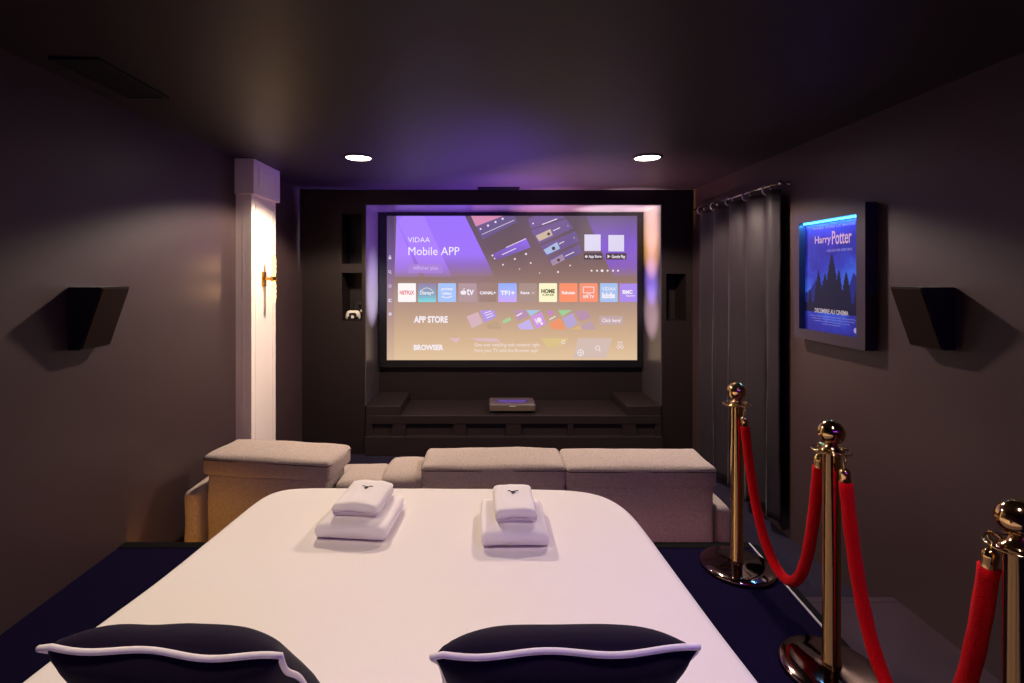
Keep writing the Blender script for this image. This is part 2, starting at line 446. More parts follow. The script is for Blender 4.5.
each('side_icon', icons, G((214, 202, 232)), 3)

tiles = [(398, 416, (252, 246, 246)), (418, 436, None), (438, 456, (166, 196, 250)), (458.5, 476.7, (178, 150, 150)), (479, 496.5, (158, 128, 116)), (498.3, 516.7, None),
         (519, 537, (170, 144, 136)), (539, 557, (252, 246, 204)), (559.3, 577.5, (252, 146, 108)), (579.4, 597.6, (250, 146, 116)), (600, 617.6, (168, 194, 240)), (619.5, 637, (172, 138, 236))]
tm = {1: ramp_glow('tile_teal', 'Z', S(0, 302).z, S(0, 283).z, [(0, (130, 220, 226)), (.35, (130, 170, 196)), (1, (150, 128, 168))]),
      5: ramp_glow('tile_violet', 'Z', S(0, 302).z, S(0, 283).z, [(0, (204, 166, 255)), (.5, (172, 180, 252)), (1, (150, 176, 252))])}
W_ = M['white_glow']
for i, (x0, x1, c) in enumerate(tiles):
    t = spoly('app_tile', [rrect(x0, 283.2, x1, 302, .9) if i != 11 else rect(x0, 283.6, x1, 302)], tm.get(i) or G(c), 2)
    def tx(s, x0, y0, x1, y1, m=W_, bold=.02): stext('tile_lettering', s, x0, y0, x1, y1, m, 3.5, t, bold)
    if i == 0: tx('NETFLIX', 399.8, 290.6, 414.2, 294.6, G((226, 96, 112)), .03)
    if i == 1: tx('Disney+', 420, 290.8, 434, 295.8); spoly('tile_mark', [line(421 + 11.5 * a / 8 + 0, 290.5 - 2.6 * math.sin(PI * a / 8), 421 + 11.5 * (a + 1) / 8, 290.5 - 2.6 * math.sin(PI * (a + 1) / 8), .5) for a in range(8)], W_, 3.5, t)
    if i == 2:
        tx('prime', 441.4, 287.4, 452.6, 291.2); tx('video', 442, 291.8, 451.6, 294.8)
        spoly('tile_mark', [line(441.5 + 10.5 * a / 6, 296 + 1.8 * math.sin(PI * a / 6), 441.5 + 10.5 * (a + 1) / 6, 296 + 1.8 * math.sin(PI * (a + 1) / 6), .8) for a in range(6)], W_, 3.5, t)
    if i == 3:
        tx('tv', 466.6, 288.6, 473.8, 295.2); spoly('tile_mark', [circ(462.6, 292.6, 2.1), circ(464.2, 292.6, 2.1), line(463.4, 289.8, 464.6, 288.4, .9)], W_, 3.5, t)
    if i == 4: tx('CANAL+', 479.8, 291.2, 495.8, 294.4, bold=.04)
    if i == 5: tx('TF1+', 500.4, 290.6, 514.8, 295, bold=.05)
    if i == 6: tx('france', 520.4, 291, 529.4, 294.2, bold=.03); tx('tv', 531.4, 291.6, 535, 294, G((210, 190, 190)))
    if i == 7: tx('HOME', 541.2, 289, 554.8, 293.2, G((92, 84, 54)), .05); tx('CINE', 542.2, 293.8, 554, 295.8, G((120, 112, 70)), .03)
    if i == 8: tx('Rakuten', 561.8, 291, 575, 294.2, bold=.03)
    if i == 9:
        tx('SFR TV', 583, 295.2, 594, 298.2, bold=.03)
        spoly('tile_mark', [line(583.2, 287, 593.8, 287, .6), line(583.2, 292.8, 593.8, 292.8, .6), line(583.2, 287, 583.2, 292.8, .6), line(593.8, 287, 593.8, 292.8, .6), line(586.5, 294, 590.5, 294, .6)], W_, 3.5, t)
    if i == 10: tx('VIDAA', 601.8, 287, 615.6, 290.6, bold=0); tx('kids', 602, 292.4, 615, 298.4, bold=.05)
    if i == 11: tx('RMC', 622.4, 290, 632.4, 294, bold=.05); tx('Sport', 626, 294.8, 634.8, 297)
stext('lettering', 'APP STORE', 414, 316, 447.8, 322.8, W_, 3, bold=.04)
stext('lettering', 'BROWSER', 413.8, 344.6, 443.4, 350.2, W_, 3, bold=.04)
stext('lettering', 'Give ever installing web contents right', 474.4, 343, 539.6, 347.4, G((240, 222, 216)), 3)
stext('lettering', 'from your TV with the Browser app!', 474.4, 348.6, 537.6, 353, G((240, 222, 216)), 3)
spoly('button', [rect(599.2, 316, 622.8, 324.8)], G((196, 166, 168)), 2)
stext('button_lettering', 'Click here!', 602, 318.4, 620.6, 322.2, W_, 3)
app = [([(466.5, 316.5), (478, 312), (483.2, 323), (472, 328.3)], (214, 178, 188)), ([(480, 310.4), (493.5, 310), (496.4, 316.5), (484.4, 322.6)], (178, 150, 228)),
       ([(486, 325), (497, 320), (502, 329), (488, 329)], (190, 160, 130)), ([(502, 321), (510, 317), (511.4, 320.4), (503.4, 323.6)], (168, 206, 152)),
       ([(514, 310), (525.6, 310), (528.6, 315.6), (518, 321)], (184, 144, 180)), ([(517.6, 325), (529.4, 319), (534, 329.4), (520, 329.4)], (196, 178, 236)),
       ([(526, 310), (540.6, 310), (530.8, 316.2)], (168, 196, 224)), ([(530.6, 317), (541.6, 311.8), (546, 324), (536.6, 328.8)], (206, 150, 226)),
       ([(558, 310), (572.4, 310), (562, 316.4)], (158, 206, 152)), ([(549.6, 323), (560, 318), (565.8, 329.4), (552, 329.4)], (240, 148, 106)),
       ([(562.4, 318), (573, 313), (577.6, 324), (567.6, 329)], (184, 164, 210)), ([(569, 329.4), (580, 325.4), (581, 329.4)], (216, 178, 130)),
       ([(575, 311.5), (586, 310), (591, 318), (579.6, 321)], (186, 144, 172)), ([(580.6, 325.6), (591, 320.6), (596, 329.4), (583, 329.4)], (188, 158, 172))]
for P, c in app: spoly('store_picture', [P], G(c), 2)
each('store_mark', [line(484, 313.4, 491, 311, .7), line(485.4, 315.6, 492.6, 313, .7), line(486.6, 318, 493.6, 315.2, .7), line(516.5, 316, 522, 313, 1.2), line(549.4, 319.6, 555.4, 316.2, .9),
                     circ(539, 320, 2.7, 7), circ(541.6, 323.4, 1.5, 6), line(534.5, 318.5, 537.5, 324, .9)], G((244, 232, 246)), 3)
spoly('store_mark', [[(547.4, 311.6), (549.6, 310.6), (552.6, 311.4), (552, 314.6), (549.4, 315.8)]], G((206, 130, 214)), 3)
each('browser_picture', [[(541, 338.2), (569, 338.2), (560, 346), (548, 348.4)]], G((220, 192, 136)), 2)
each('browser_picture', [[(578, 338.2), (612, 338.2), (606, 358), (573, 358)]], G((212, 188, 178)), 2)
each('browser_picture', [[(449, 338.2), (461, 338.2), (456, 343)], [(470, 338.2), (497, 338.2), (501, 342.6), (478, 341)]], G((222, 184, 190)), 2)
each('browser_mark', [ringp(580.5, 352.6, 3.3, .7) + [line(577.3, 352.6, 583.7, 352.6, .5), line(580.5, 349.4, 580.5, 355.8, .5)], ringp(597.6, 348, 2.4, .6) + [line(599, 349.8, 600.4, 351.4, .6)],
      ringp(563.4, 342, 2, .6), ringp(618.4, 347, 1.7, .5) + ringp(621.8, 347, 1.7, .5), line(617.4, 342, 622.6, 342, .6), line(617.6, 344, 622.4, 344, .5)], G((244, 234, 240)), 3)

# ------------------------------------------------------------------ media cabinet under the screen
cab = thing('media_cabinet', 'long low dark cabinet in the wall recess under the screen', 'cabinet', (.3, 5.8, 0))
ZT = EYE - 1.535
obj('top', B(NX0 + .01, NX1 - .01, 5.50, 6.195, ZT - .095, ZT, bev=.006, seg=2), M['cabinet'], cab)
obj('side_shelf', B(NX0 + .012, -.94, 5.51, 6.19, ZT, ZT + .10, bev=.005), M['cabinet'], cab)
obj('side_shelf', B(1.55, NX1 - .012, 5.51, 6.19, ZT, ZT + .10, bev=.005), M['cabinet'], cab)
obj('base', B(NX0 + .01, NX1 - .01, 5.46, 6.19, 0, .205, bev=.005), M['cabinet'], cab)
xs_ = [NX0 + .01, -1.25, -1.03, -.885, -.355, -.22, .22, .385, .90, .96, 1.50, 1.65, 1.87, NX1 - .01]
for i in range(0, len(xs_) - 1, 2):
    obj('divider', B(xs_[i], xs_[i + 1], 5.505, 6.18, .205, ZT - .095), M['cabinet'], cab)
for i in range(1, len(xs_) - 1, 2):
    obj('drawer_front', B(xs_[i], xs_[i + 1], 5.535, 5.56, .205, ZT - .105), M['cabinet'], cab)

# projector
pj = thing('projector', 'small low projector with a dark cloth front standing on the media cabinet', 'projector', (.30, 5.73, ZT))
x0, x1, y0, y1 = .035, .555, 5.575, 5.885
bm = bmesh.new(); box(bm, x0, x1, y0, y1, ZT + .018, ZT + .108, bev=.02, seg=4)
obj('body', bm, M['projector'], pj, True)
obj('front_cloth', B(x0 + .022, x1 - .022, y0 - .004, y0 + .01, ZT + .03, ZT + .095, bev=.005), M['projfront'], pj)
bm = bmesh.new()
vs = [bm.verts.new(p) for p in ((x0 + .07, y0 + .17, ZT + .110), (x1 - .07, y0 + .17, ZT + .110), (x1 - .13, y0 + .05, ZT + .110), (x0 + .13, y0 + .05, ZT + .110))]
f = bm.faces.new(vs); r = bmesh.ops.extrude_face_region(bm, geom=[f]); bmesh.ops.translate(bm, vec=(0, 0, .004), verts=[v for v in r['geom'] if isinstance(v, bmesh.types.BMVert)])
obj('lens_window', bm, mat('lens_glass', (110, 90, 190), rough=.15), pj)
obj('logo', B(.26, .33, y0 - .006, y0 - .003, ZT + .082, ZT + .088), M['white_plastic'], pj)
for x in (x0 + .06, x1 - .06):
    for y in (y0 + .05, y1 - .05):
        bm = bmesh.new(); lathe(bm, [(.015, 0), (.018, .02)], (x, y, ZT), 16); obj('foot', bm, M['black'], pj)

# stray light of the projector beam inside the recess and on the ceiling
LP = Vector((.30, 5.70, .66))
def spill(target, energy, color, size, blend=1):
    d = (Vector(target) - LP).normalized()
    o = spot('projector_spill', LP, energy, color, size, blend, .01)
    o.rotation_euler = d.to_track_quat('-Z', 'Y').to_euler()
spill((-.1, 5.2, 2.9), 420, (.26, .10, 1), 86)
spill((.2, 5.35, 2.9), 700, (.30, .12, 1), 40)
spill((1.0, 5.25, 2.9), 520, (1, .50, .62), 62)
spill((-.6, 5.85, 2.75), 800, (.30, .12, 1), 44)
spill((.75, 5.85, 2.75), 1300, (1, .5, .8), 30)
spill((1.5, 5.85, 2.75), 4000, (1, .85, .9), 24)
spill((1.93, 5.85, 2.36), 3800, (1, .62, .14), 19)
spill((1.93, 5.85, 2.66), 3000, (1, .86, .9), 17)
spill((1.93, 5.85, 1.90), 2600, (.25, .2, 1), 16)
spill((1.93, 5.85, 1.52), 900, (1, .8, .85), 20)
spill((-1.32, 5.85, 1.78), 2200, (.72, .74, 1), 24)
spill((-1.32, 5.85, 2.35), 1000, (.4, .22, 1), 26)

# game controller pair on a dock in the left niche
NZ = 1.468
dk = thing('charging_dock', 'small black dock holding white game controllers in the lower left niche', 'charging dock', (-1.47, 5.66, NZ))
bm = bmesh.new(); box(bm, -1.56, -1.385, 5.60, 5.72, NZ, NZ + .012, bev=.004); obj('base', bm, M['black'], dk)
bm = bmesh.new(); box(bm, -1.50, -1.43, 5.68, 5.70, NZ + .01, NZ + .20, bev=.008); box(bm, -1.455, -1.40, 5.66, 5.70, NZ + .16, NZ + .225, bev=.01); obj('stand', bm, M['black'], dk)
def controller(loc, yaw, label):
    t = thing('game_controller', label, 'game controller', loc, 'white game controllers on the dock')
    R = Matrix.Translation(loc) @ Matrix.Rotation(yaw, 4, 'Z')
    half = [(0, .098), (.035, .100), (.058, .096), (.072, .080), (.080, .050), (.083, .018), (.076, .002), (.062, .004), (.050, .028), (.040, .046), (.026, .052), (0, .052)]
    poly = half + [(-x, z) for x, z in half[::-1][1:-1]]
    bm = bmesh.new(); prism(bm, poly, -.018, .018)
    bmesh.ops.bevel(bm, geom=[e for e in bm.edges if abs(e.verts[0].co.y - e.verts[1].co.y) < 1e-6], offset=.007, segments=3, affect='EDGES')
    bm.transform(R); obj('shell', bm, M['white_plastic'], t, True)
    bm = bmesh.new(); prism(bm, [(-.044, .062), (-.026, .074), (.026, .074), (.044, .062), (.03, .030), (.012, .022), (-.012, .022), (-.03, .030)], -.024, -.010)
    bm.transform(R); obj('centre_panel', bm, M['black'], t)
    for s in (-1, 1):
        bm = bmesh.new(); lathe(bm, [(.007, 0), (.007, -.012), (.010, -.016), (.008, -.019)], (s * .022, -.022, .052), 16, 'Y'); bm.transform(R)
        obj('thumb_stick', bm, M['black'], t, True)
    bm = bmesh.new(); prism(bm, [(-.014, .046), (.014, .046), (.016, .016), (-.016, .016)], -.029, -.022); bm.transform(R); obj('touch_pad', bm, M['white_plastic'], t)
controller(Vector((-1.487, 5.60, NZ + .012)), .0, 'white game controller facing the room in the niche beside the screen')
controller(Vector((-1.425, 5.77, NZ + .012)), math.radians(50), 'white game controller turned sideways behind the front one')

# ------------------------------------------------------------------ sconce on the pillar
sc = thing('wall_sconce', 'gold wall sconce with glowing crystal tubes on the white pillar', 'wall lamp', (-1.932, 4.27, 1.94))
SY = 4.27
obj('backplate', B(-1.902, -1.888, SY - .035, SY + .035, 1.875, 2.0, bev=.004), M['gold'], sc)
bm = bmesh.new(); box(bm, -1.89, -1.80, SY - .014, SY + .014, 1.93, 1.955, bev=.003); obj('arm', bm, M['gold'], sc)
bm = bmesh.new(); lathe(bm, [(.024, -.02), (.026, -.015), (.026, .015), (.024, .02)], (-1.812, SY, 1.942), 24); obj('collar', bm, M['gold'], sc, True)
for z0, z1 in ((1.962, 2.135), (1.745, 1.922)):
    bm = bmesh.new()
    n = 9
    pr = []
    for k in range(n):
        z = z0 + (z1 - z0) * k / (n - 1)
        pr.append((.0165 if k % 2 else .0195, z))
    lathe(bm, [(.012, z0 - .001)] + pr[1:-1] + [(.012, z1 + .001)], (-1.812, SY, 0), 14)
    obj('crystal_tube', bm, M['tube'], sc)
pl = bpy.data.lights.new('sconce_glow', 'POINT'); pl.energy = 1.8; pl.color = (1, .55, .22); pl.shadow_soft_size = .02
for z in (2.05, 1.83):
    o = bpy.data.objects.new('sconce_glow', pl); col.objects.link(o); o.location = (-1.785, SY, z)

# ------------------------------------------------------------------ wall speakers
def speaker(sgn, xw, label):
    t = thing('wall_speaker', label, 'speaker', (xw, 2.52, 1.6), 'black wedge wall speakers')
    zt_, zb_ = EYE - .055, EYE - .362
    y0, y1 = 2.425, 2.615
    A, Bq = .168, .062
    P = [(0, zb_), (0, zt_), (A, zt_), (Bq, zb_)]
    bm = bmesh.new()
    a = [bm.verts.new((xw + sgn * x, y0, z)) for x, z in P]; b = [bm.verts.new((xw + sgn * x, y1, z)) for x, z in P]
    bm.faces.new(a); bm.faces.new(b[::-1])
    for i in range(4):
        j = (i + 1) % 4; bm.faces.new((a[i], b[i], b[j], a[j]))
    bmesh.ops.recalc_face_normals(bm, faces=bm.faces[:])
    bmesh.ops.bevel(bm, geom=bm.edges[:], offset=.003, segments=2, affect='EDGES')
    obj('case', bm, M['speaker'], t)
    bm = bmesh.new()
    d = Vector((A - Bq, zt_ - zb_)); n = Vector((d.y, -d.x)).normalized() * .004
    p0 = Vector((Bq, zb_)) + d * .03; p1 = Vector((Bq, zb_)) + d * .97
    vs = [bm.verts.new((xw + sgn * (p.x + k * n.x), y, p.y + k * n.y)) for k in (-.6, 1) for p, y in ((p0, y0 + .006), (p1, y0 + .006), (p1, y1 - .006), (p0, y1 - .006))]
    for q in ((0, 1, 2, 3), (4, 5, 6, 7), (0, 1, 5, 4), (1, 2, 6, 5), (2, 3, 7, 6), (3, 0, 4, 7)): bm.faces.new([vs[i] for i in q])
    obj('grille', bm, M['grille'], t)
speaker(1, WL, 'black wedge speaker mounted on the wall near the white pillar')
speaker(-1, WR, 'black wedge speaker mounted on the wall beside the lit poster')

# ------------------------------------------------------------------ lit poster
def V3(x, y, z): return Vector((x, y, z))
pf = thing('poster_light_box', 'dark framed light box with a blue film poster and cyan light strip', 'poster', (WR, 3.25, 1.96))
FX = WR - .07
y0, y1, z0, z1 = 2.915, 3.588, 1.528, 2.398
iy0, iy1, iz0, iz1 = 2.985, 3.53, 1.595, 2.335
bm = bmesh.new()
for r in ((y0, iy0, z0, z1), (iy1, y1, z0, z1), (iy0, iy1, z0, iz0), (iy0, iy1, iz1, z1)):
    box(bm, FX, WR, r[0], r[1], r[2], r[3])
bmesh.ops.remove_doubles(bm, verts=bm.verts[:], dist=1e-5)
obj('frame', bm, M['frame'], pf)
obj('back_panel', B(WR - .02, WR, iy0, iy1, iz0, iz1), M['black'], pf)
pm = ramp_glow('poster_print', 'Z', iz0, iz1, [(0, (30, 28, 120)), (.16, (34, 44, 150)), (.3, (50, 90, 205)), (.45, (52, 96, 210)), (.6, (36, 46, 160)), (.75, (30, 18, 112)), (.9, (50, 28, 150)), (1, (60, 40, 170))], .85, .8, 6)
b = pm.node_tree.nodes['Principled BSDF']; b.inputs['Base Color'].default_value = (.03, .03, .16, 1)
PX = FX + .045
obj('print', B(PX, PX + .004, iy0, iy1, iz0, iz1), pm, pf)
def pq(u, v, lay=0):   # u across 0..1 from the far (left in photo) edge, v up
    return V3(PX - .0012 * (1 + lay), iy1 - u * (iy1 - iy0), iz0 + v * (iz1 - iz0))
def ppoly(name, P, m, lay=0):
    bm = bmesh.new()
    bm.faces.new([bm.verts.new(pq(u, v, lay)) for u, v in P]); o = obj(name, bm, m, pf, recalc=False)
    if o.data.polygons[0].normal.x > 0: o.data.polygons[0].flip()
    return o
# plain stand-in picture: misty pine hills
def hills(base, amp, seed, n=60, peaks=()):
    P = [(0, .17)]
    for i in range(n + 1):
        u = i / n
        v = base + amp * noise.noise(Vector((u * 5, seed, 0))) + .012 * noise.noise(Vector((u * 40, seed, 3)))
        for c, w, h in peaks: v += h * max(0, 1 - abs(u - c) / w) ** 1.3
        P.append((u, v))
    return P + [(1, .17)]
ppoly('hill_print', [(u, max(v, .02)) for u, v in hills(.34, .10, 2, peaks=((.2, .2, .12), (.85, .18, .16)))], glow('poster_mid_blue', (34, 38, 130), .8), 0)
dkb = glow('poster_dark_blue', (24, 18, 58), .75)
def conifer(u, v0, w, h, m, lay):
    L = [(u, v0 + h)]
    n = 7
    for k in range(1, n + 1):
        f = k / n; L += [(u + w * f ** .8 * .5, v0 + h * (1 - f)), (u + w * f ** .8 * .36, v0 + h * (1 - f) + .004)]
    Rr = [(2 * u - a, b + .006 * noise.noise(Vector((a * 30, b * 20, 1)))) for a, b in L[1:]][::-1]
    ppoly('tree_print', L + Rr, m, lay)
ppoly('hill_print', [(u, max(v, .02)) for u, v in hills(.25, .05, 7)], dkb, 1)
for u, w, h in ((.26, .22, .36), (.74, .24, .34), (.50, .36, .50), (.38, .24, .33), (.62, .22, .36), (.9, .14, .2), (.1, .12, .18)): conifer(u, .2, w, h, dkb, 1.2 + u * .5)
def ptext(s, u0, v0, u1, v1, m, lay=3, bold=.01):
    me = text_mesh(s, bold)
    X = [v.co.x for v in me.vertices]; Y = [v.co.y for v in me.vertices]
    ax, bx, ay, by = min(X), max(X), min(Y), max(Y)
    for v in me.vertices:
        v.co = pq(u0 + (v.co.x - ax) / (bx - ax) * (u1 - u0), v0 + (v.co.y - ay) / (by - ay) * (v1 - v0), lay)
    o = link('lettering', me, m, pf); o.matrix_parent_inverse = Matrix.Translation(pf.location).inverted()
pk = glow('poster_title_ink', (226, 180, 206), .9); pw = glow('poster_small_ink', (170, 160, 226), .8)
ptext('Harry', .2, .775, .49, .865, pk, bold=.012); ptext('Potter', .51, .775, .83, .895, pk)
ptext("L'ECOLE DES SORCIERS", .42, .715, .84, .735, pw); ptext('VENEZ VIVRE LA MAGIE', .16, .925, .88, .945, pw)
ptext('DECEMBRE AU CINEMA', .2, .165, .78, .205, glow('poster_date_ink', (206, 190, 200), .8), bold=.02)
for i, (u0, u1) in enumerate(((.1, .9), (.14, .88), (.18, .8), (.34, .66))):
    ptext('credits produced directed written music film edited by cast'[:56 - i * 12], u0, .128 - i * .022, u1, .142 - i * .022, pw, bold=.0)
bm = bmesh.new(); 
vs = [bm.verts.new(pq(.89 + .028 * math.cos(t), .05 + .022 * math.sin(t), 3)) for t in [2 * PI * i / 14 for i in range(14)]]; bm.faces.new(vs)
obj('round_emblem', bm, pw, pf)
obj('light_strip', B(PX - .018, PX - .006, iy0 + .004, iy1 - .004, iz1 - .012, iz1 - .002), M['cyan'], pf)
al = bpy.data.lights.new('poster_strip_light', 'AREA'); al.shape = 'RECTANGLE'; al.size = .52; al.size_y = .012; al.energy = 3.2; al.color = (.08, .45, 1)
o = bpy.data.objects.new('poster_strip_light', al); col.objects.link(o); o.location = (PX - .014, (iy0 + iy1) / 2, iz1 - .014); o.rotation_euler = (0, 0, PI / 2)

# ------------------------------------------------------------------ curtain on the right wall
RX, RZ = 2.20, EYE + .698
rod = thing('curtain_rod', 'thin silver curtain rod along the wall beside the poster', 'curtain rod', (RX, 4.35, RZ))
bm = bmesh.new(); tube(bm, [(RX, 3.74, RZ), (RX, 5.27, RZ)], .009, 12); obj('rod', bm, M['chrome'], rod, True)
bm = bmesh.new(); tube(bm, [(RX, 3.725, RZ), (RX, 3.745, RZ)], .016, 14); obj('finial', bm, M['chrome'], rod, True)
for y in (3.77, 5.24):
    bm = bmesh.new(); tube(bm, [(WR, y, RZ), (RX - .006, y, RZ)], .007, 10); tube(bm, [(WR - .006, y, RZ), (WR, y, RZ)], .022, 16); obj('bracket', bm, M['chrome'], rod, True)
cur = thing('curtain', 'long charcoal curtain hanging on metal rings beside the poster', 'curtain', (RX, 4.35, .1))
rings_y = [3.92, 4.225, 4.525, 4.825, 5.12]
bm = bmesh.new()
NU, NV = 180, 50
ZTOP = RZ - .042
grid = []
for i in range(NU + 1):
    u = i / NU; row = []
    y = 3.765 + u * 1.42
    for j in range(NV + 1):
        v = j / NV
        z = ZTOP - v * (ZTOP - (.115 - .04 * u))
        ph = 2 * PI * (y - 3.92) / .30
        amp = .026 + .016 * min(1, v * 1.5)
        x = RX + amp * math.sin(ph + .35 * math.sin(3 * v + i * .02)) + .012 * noise.noise(Vector((y * 4, z * 1.2, 1)))
        x += .004 * noise.noise(Vector((y * 20, z * 6, 5)))
        if u < .06: x += .02 * (1 - u / .06) ** 2
        row.append(bm.verts.new((x, y + .02 * math.sin(2 * ph) * min(1, v * 2), z)))
    grid.append(row)
for i in range(NU):
    for j in range(NV): bm.faces.new((grid[i][j], grid[i + 1][j], grid[i + 1][j + 1], grid[i][j + 1]))
o = obj('cloth', bm, M['curtain'], cur, True)
md = o.modifiers.new('thick', 'SOLIDIFY'); md.thickness = .004
for y in rings_y:
    bm = bmesh.new()
    c = Vector((RX, y, RZ - .025)); d1 = Vector((1, .1, 0)).normalized(); d2 = Vector((0, 0, 1))
    tube(bm, [c + (d1 * math.cos(t) + d2 * math.sin(t)) * .036 for t in [2 * PI * k / 24 for k in range(24)]], .0075, 8, closed=True)
    obj('eyelet', bm, M['ring'], cur, True)
hk = thing('tieback_hook', 'small dark knob hook on the wall at the curtain edge', 'hook', (WR, 3.72, EYE + .45))
bm = bmesh.new(); lathe(bm, [(.02, 0), (.02, -.006), (.008, -.01), (.008, -.04), (.02, -.05), (.022, -.06), (.014, -.07)], (WR, 3.88, EYE + .55), 20, 'X'); obj('knob', bm, M['black'], hk, True)

# ------------------------------------------------------------------ sofa
sofa = thing('sofa', 'long taupe fabric sofa seen from behind, facing the projection screen', 'sofa', (-.2, 3.5, 0))
def seam(x0, x1, y0, y1, z, par, yaw=0, piv=None):
    bm = bmesh.new(); r = .03; P = []
    for cx, cy, a0 in ((x1 - r, y0 + r, -90), (x1 - r, y1 - r, 0), (x0 + r, y1 - r, 90), (x0 + r, y0 + r, 180)):
        for k in range(5):
            t = math.radians(a0 + 22.5 * k); P.append((cx + r * math.cos(t), cy + r * math.sin(t), z))
    tube(bm, P, .0038, 6, closed=True)
    if yaw: bmesh.ops.rotate(bm, cent=piv, matrix=Matrix.Rotation(yaw, 3, 'Z'), verts=bm.verts)
    obj('seam', bm, M['seam'], par, True)
def cushion(name, x0, x1, y0, y1, z0, z1, r=.05, sub=True, yaw=0, piv=None, puff=.012, m='sofa', par=None, seed=0, tilt=0):
    bm = bmesh.new(); w = min(x1 - x0, y1 - y0, z1 - z0)
    r = min(r, w * .45)
    nx = max(2, int((x1 - x0) / .06)); ny = max(2, int((y1 - y0) / .06)); nz = max(2, int((z1 - z0) / .06))
    bmesh.ops.create_cube(bm, size=2)
    bmesh.ops.subdivide_edges(bm, edges=bm.edges[:], cuts=15, use_grid_fill=True)
    hx, hy, hz = (x1 - x0) / 2, (y1 - y0) / 2, (z1 - z0) / 2
    c = Vector(((x0 + x1) / 2, (y0 + y1) / 2, (z0 + z1) / 2))
    def wp(t, h):   # crowd the loops near the edges so that the rounding is smooth
        s = abs(t); inner = h - r
        k = s / .625
        return math.copysign(inner * k if k <= 1 else inner + r * (s - .625) / .375, t)
    for v in bm.verts:
        p = Vector((wp(v.co.x, hx), wp(v.co.y, hy), wp(v.co.z, hz)))
        q = Vector((max(-hx + r, min(hx - r, p.x)), max(-hy + r, min(hy - r, p.y)), max(-hz + r, min(hz - r, p.z))))
        d = p - q
        if d.length > 0:
            m_ = max(abs(d.x), abs(d.y), abs(d.z)); p = q + d.normalized() * m_
        bx, by, bz = p.x / hx, p.y / hy, p.z / hz
        p += Vector((bx * (1 - by * by) * (1 - bz * bz), by * (1 - bx * bx) * (1 - bz * bz), bz * (1 - bx ** 4) * (1 - by ** 4))) * puff
        n_ = noise.noise((p + c) * 5 + Vector((seed, 0, 0))) * .006
        p += Vector((bx, by, bz)) * n_
        v.co = p + c
    if tilt: bmesh.ops.rotate(bm, cent=c, matrix=Matrix.Rotation(tilt, 3, 'X'), verts=bm.verts)
    if yaw: bmesh.ops.rotate(bm, cent=piv or c, matrix=Matrix.Rotation(yaw, 3, 'Z'), verts=bm.verts)
    o = obj(name, bm, M[m], par or sofa, True)
    if name == 'headrest': seam(x0 - .002, x1 + .002, y0 - .004, y1 + .004, z1 - .026, o, yaw, piv)
    return o
Y0 = 2.975
# main body
cushion('backrest', -.382, .478, Y0 + .012, Y0 + .28, .06, .715, .03, puff=.002)
cushion('backrest', .482, 1.366, Y0 + .012, Y0 + .28, .06, .715, .03, puff=.002, seed=3)
cushion('headrest', -.386, .477, Y0, Y0 + .34, .700, .832, .026, seed=1)
cushion('headrest', .483, 1.378, Y0, Y0 + .34, .698, .824, .026, seed=2)
# unit with the headrests folded down
cushion('backrest', -.90, -.388, Y0 + .012, Y0 + .26, .06, .665, .03, puff=.002, seed=4)
cushion('folded_headrest', -.905, -.63, Y0 + .02, Y0 + .36, .645, .722, .035, seed=5)
cushion('folded_headrest', -.64, -.388, Y0 + .05, Y0 + .42, .655, .742, .04, seed=6)
# end unit standing at a slight angle
yaw = math.radians(-8.2); pv = Vector((-.95, 3.02, 0))
cushion('backrest', -1.775, -.965, 3.035, 3.30, .06, .725, .03, yaw=yaw, piv=pv, puff=.002, seed=8)
cushion('headrest', -1.79, -.95, 3.02, 3.36, .716, .838, .026, yaw=yaw, piv=pv, seed=9)
# arms
cushion('armrest', -1.895, -1.79, 3.12, 4.05, .06, .615, .035, puff=.003, seed=10)
cushion('armrest', 1.384, 1.475, Y0 + .02, 4.02, .06, .575, .035, puff=.003, seed=11)
for x0, x1 in ((-1.76, -.92), (-.90, -.39), (-.38, .475), (.48, 1.375)):
    cushion('seat', x0, x1, 3.36, 4.08, .15, .44, .05, seed=x0)
for x in (-1.7, -.6, .4, 1.3):
    for y in (3.1, 3.95):
        bm = bmesh.new(); lathe(bm, [(.018, 0), (.026, .09)], (x, y, 0), 14); obj('leg', bm, M['sofaleg'], sofa)

# light strip on the platform front
ls = thing('led_strip', 'glowing light strip along the platform front edge behind the sofa', 'light strip', (-.3, YP + .016, .4))
obj('amber_section', B(WL + .04, -1.5, YP + .002, YP + .014, .40, .41), M['ledw'], ls)
obj('rose_section', B(-1.5, 1.44, YP + .002, YP + .014, .395, .41), M['ledp'], ls)

# violet fill strip added out of view on the rear wall, tinting the room
obj_ = obj('led_strip', B(.1, WR - .2, YR + .01, YR + .03, 2.70, 2.73), glow('violet_fill', (120, 40, 255), 60))
tag(obj_, 'added violet fill strip high on the rear wall behind the bed head', 'light strip')

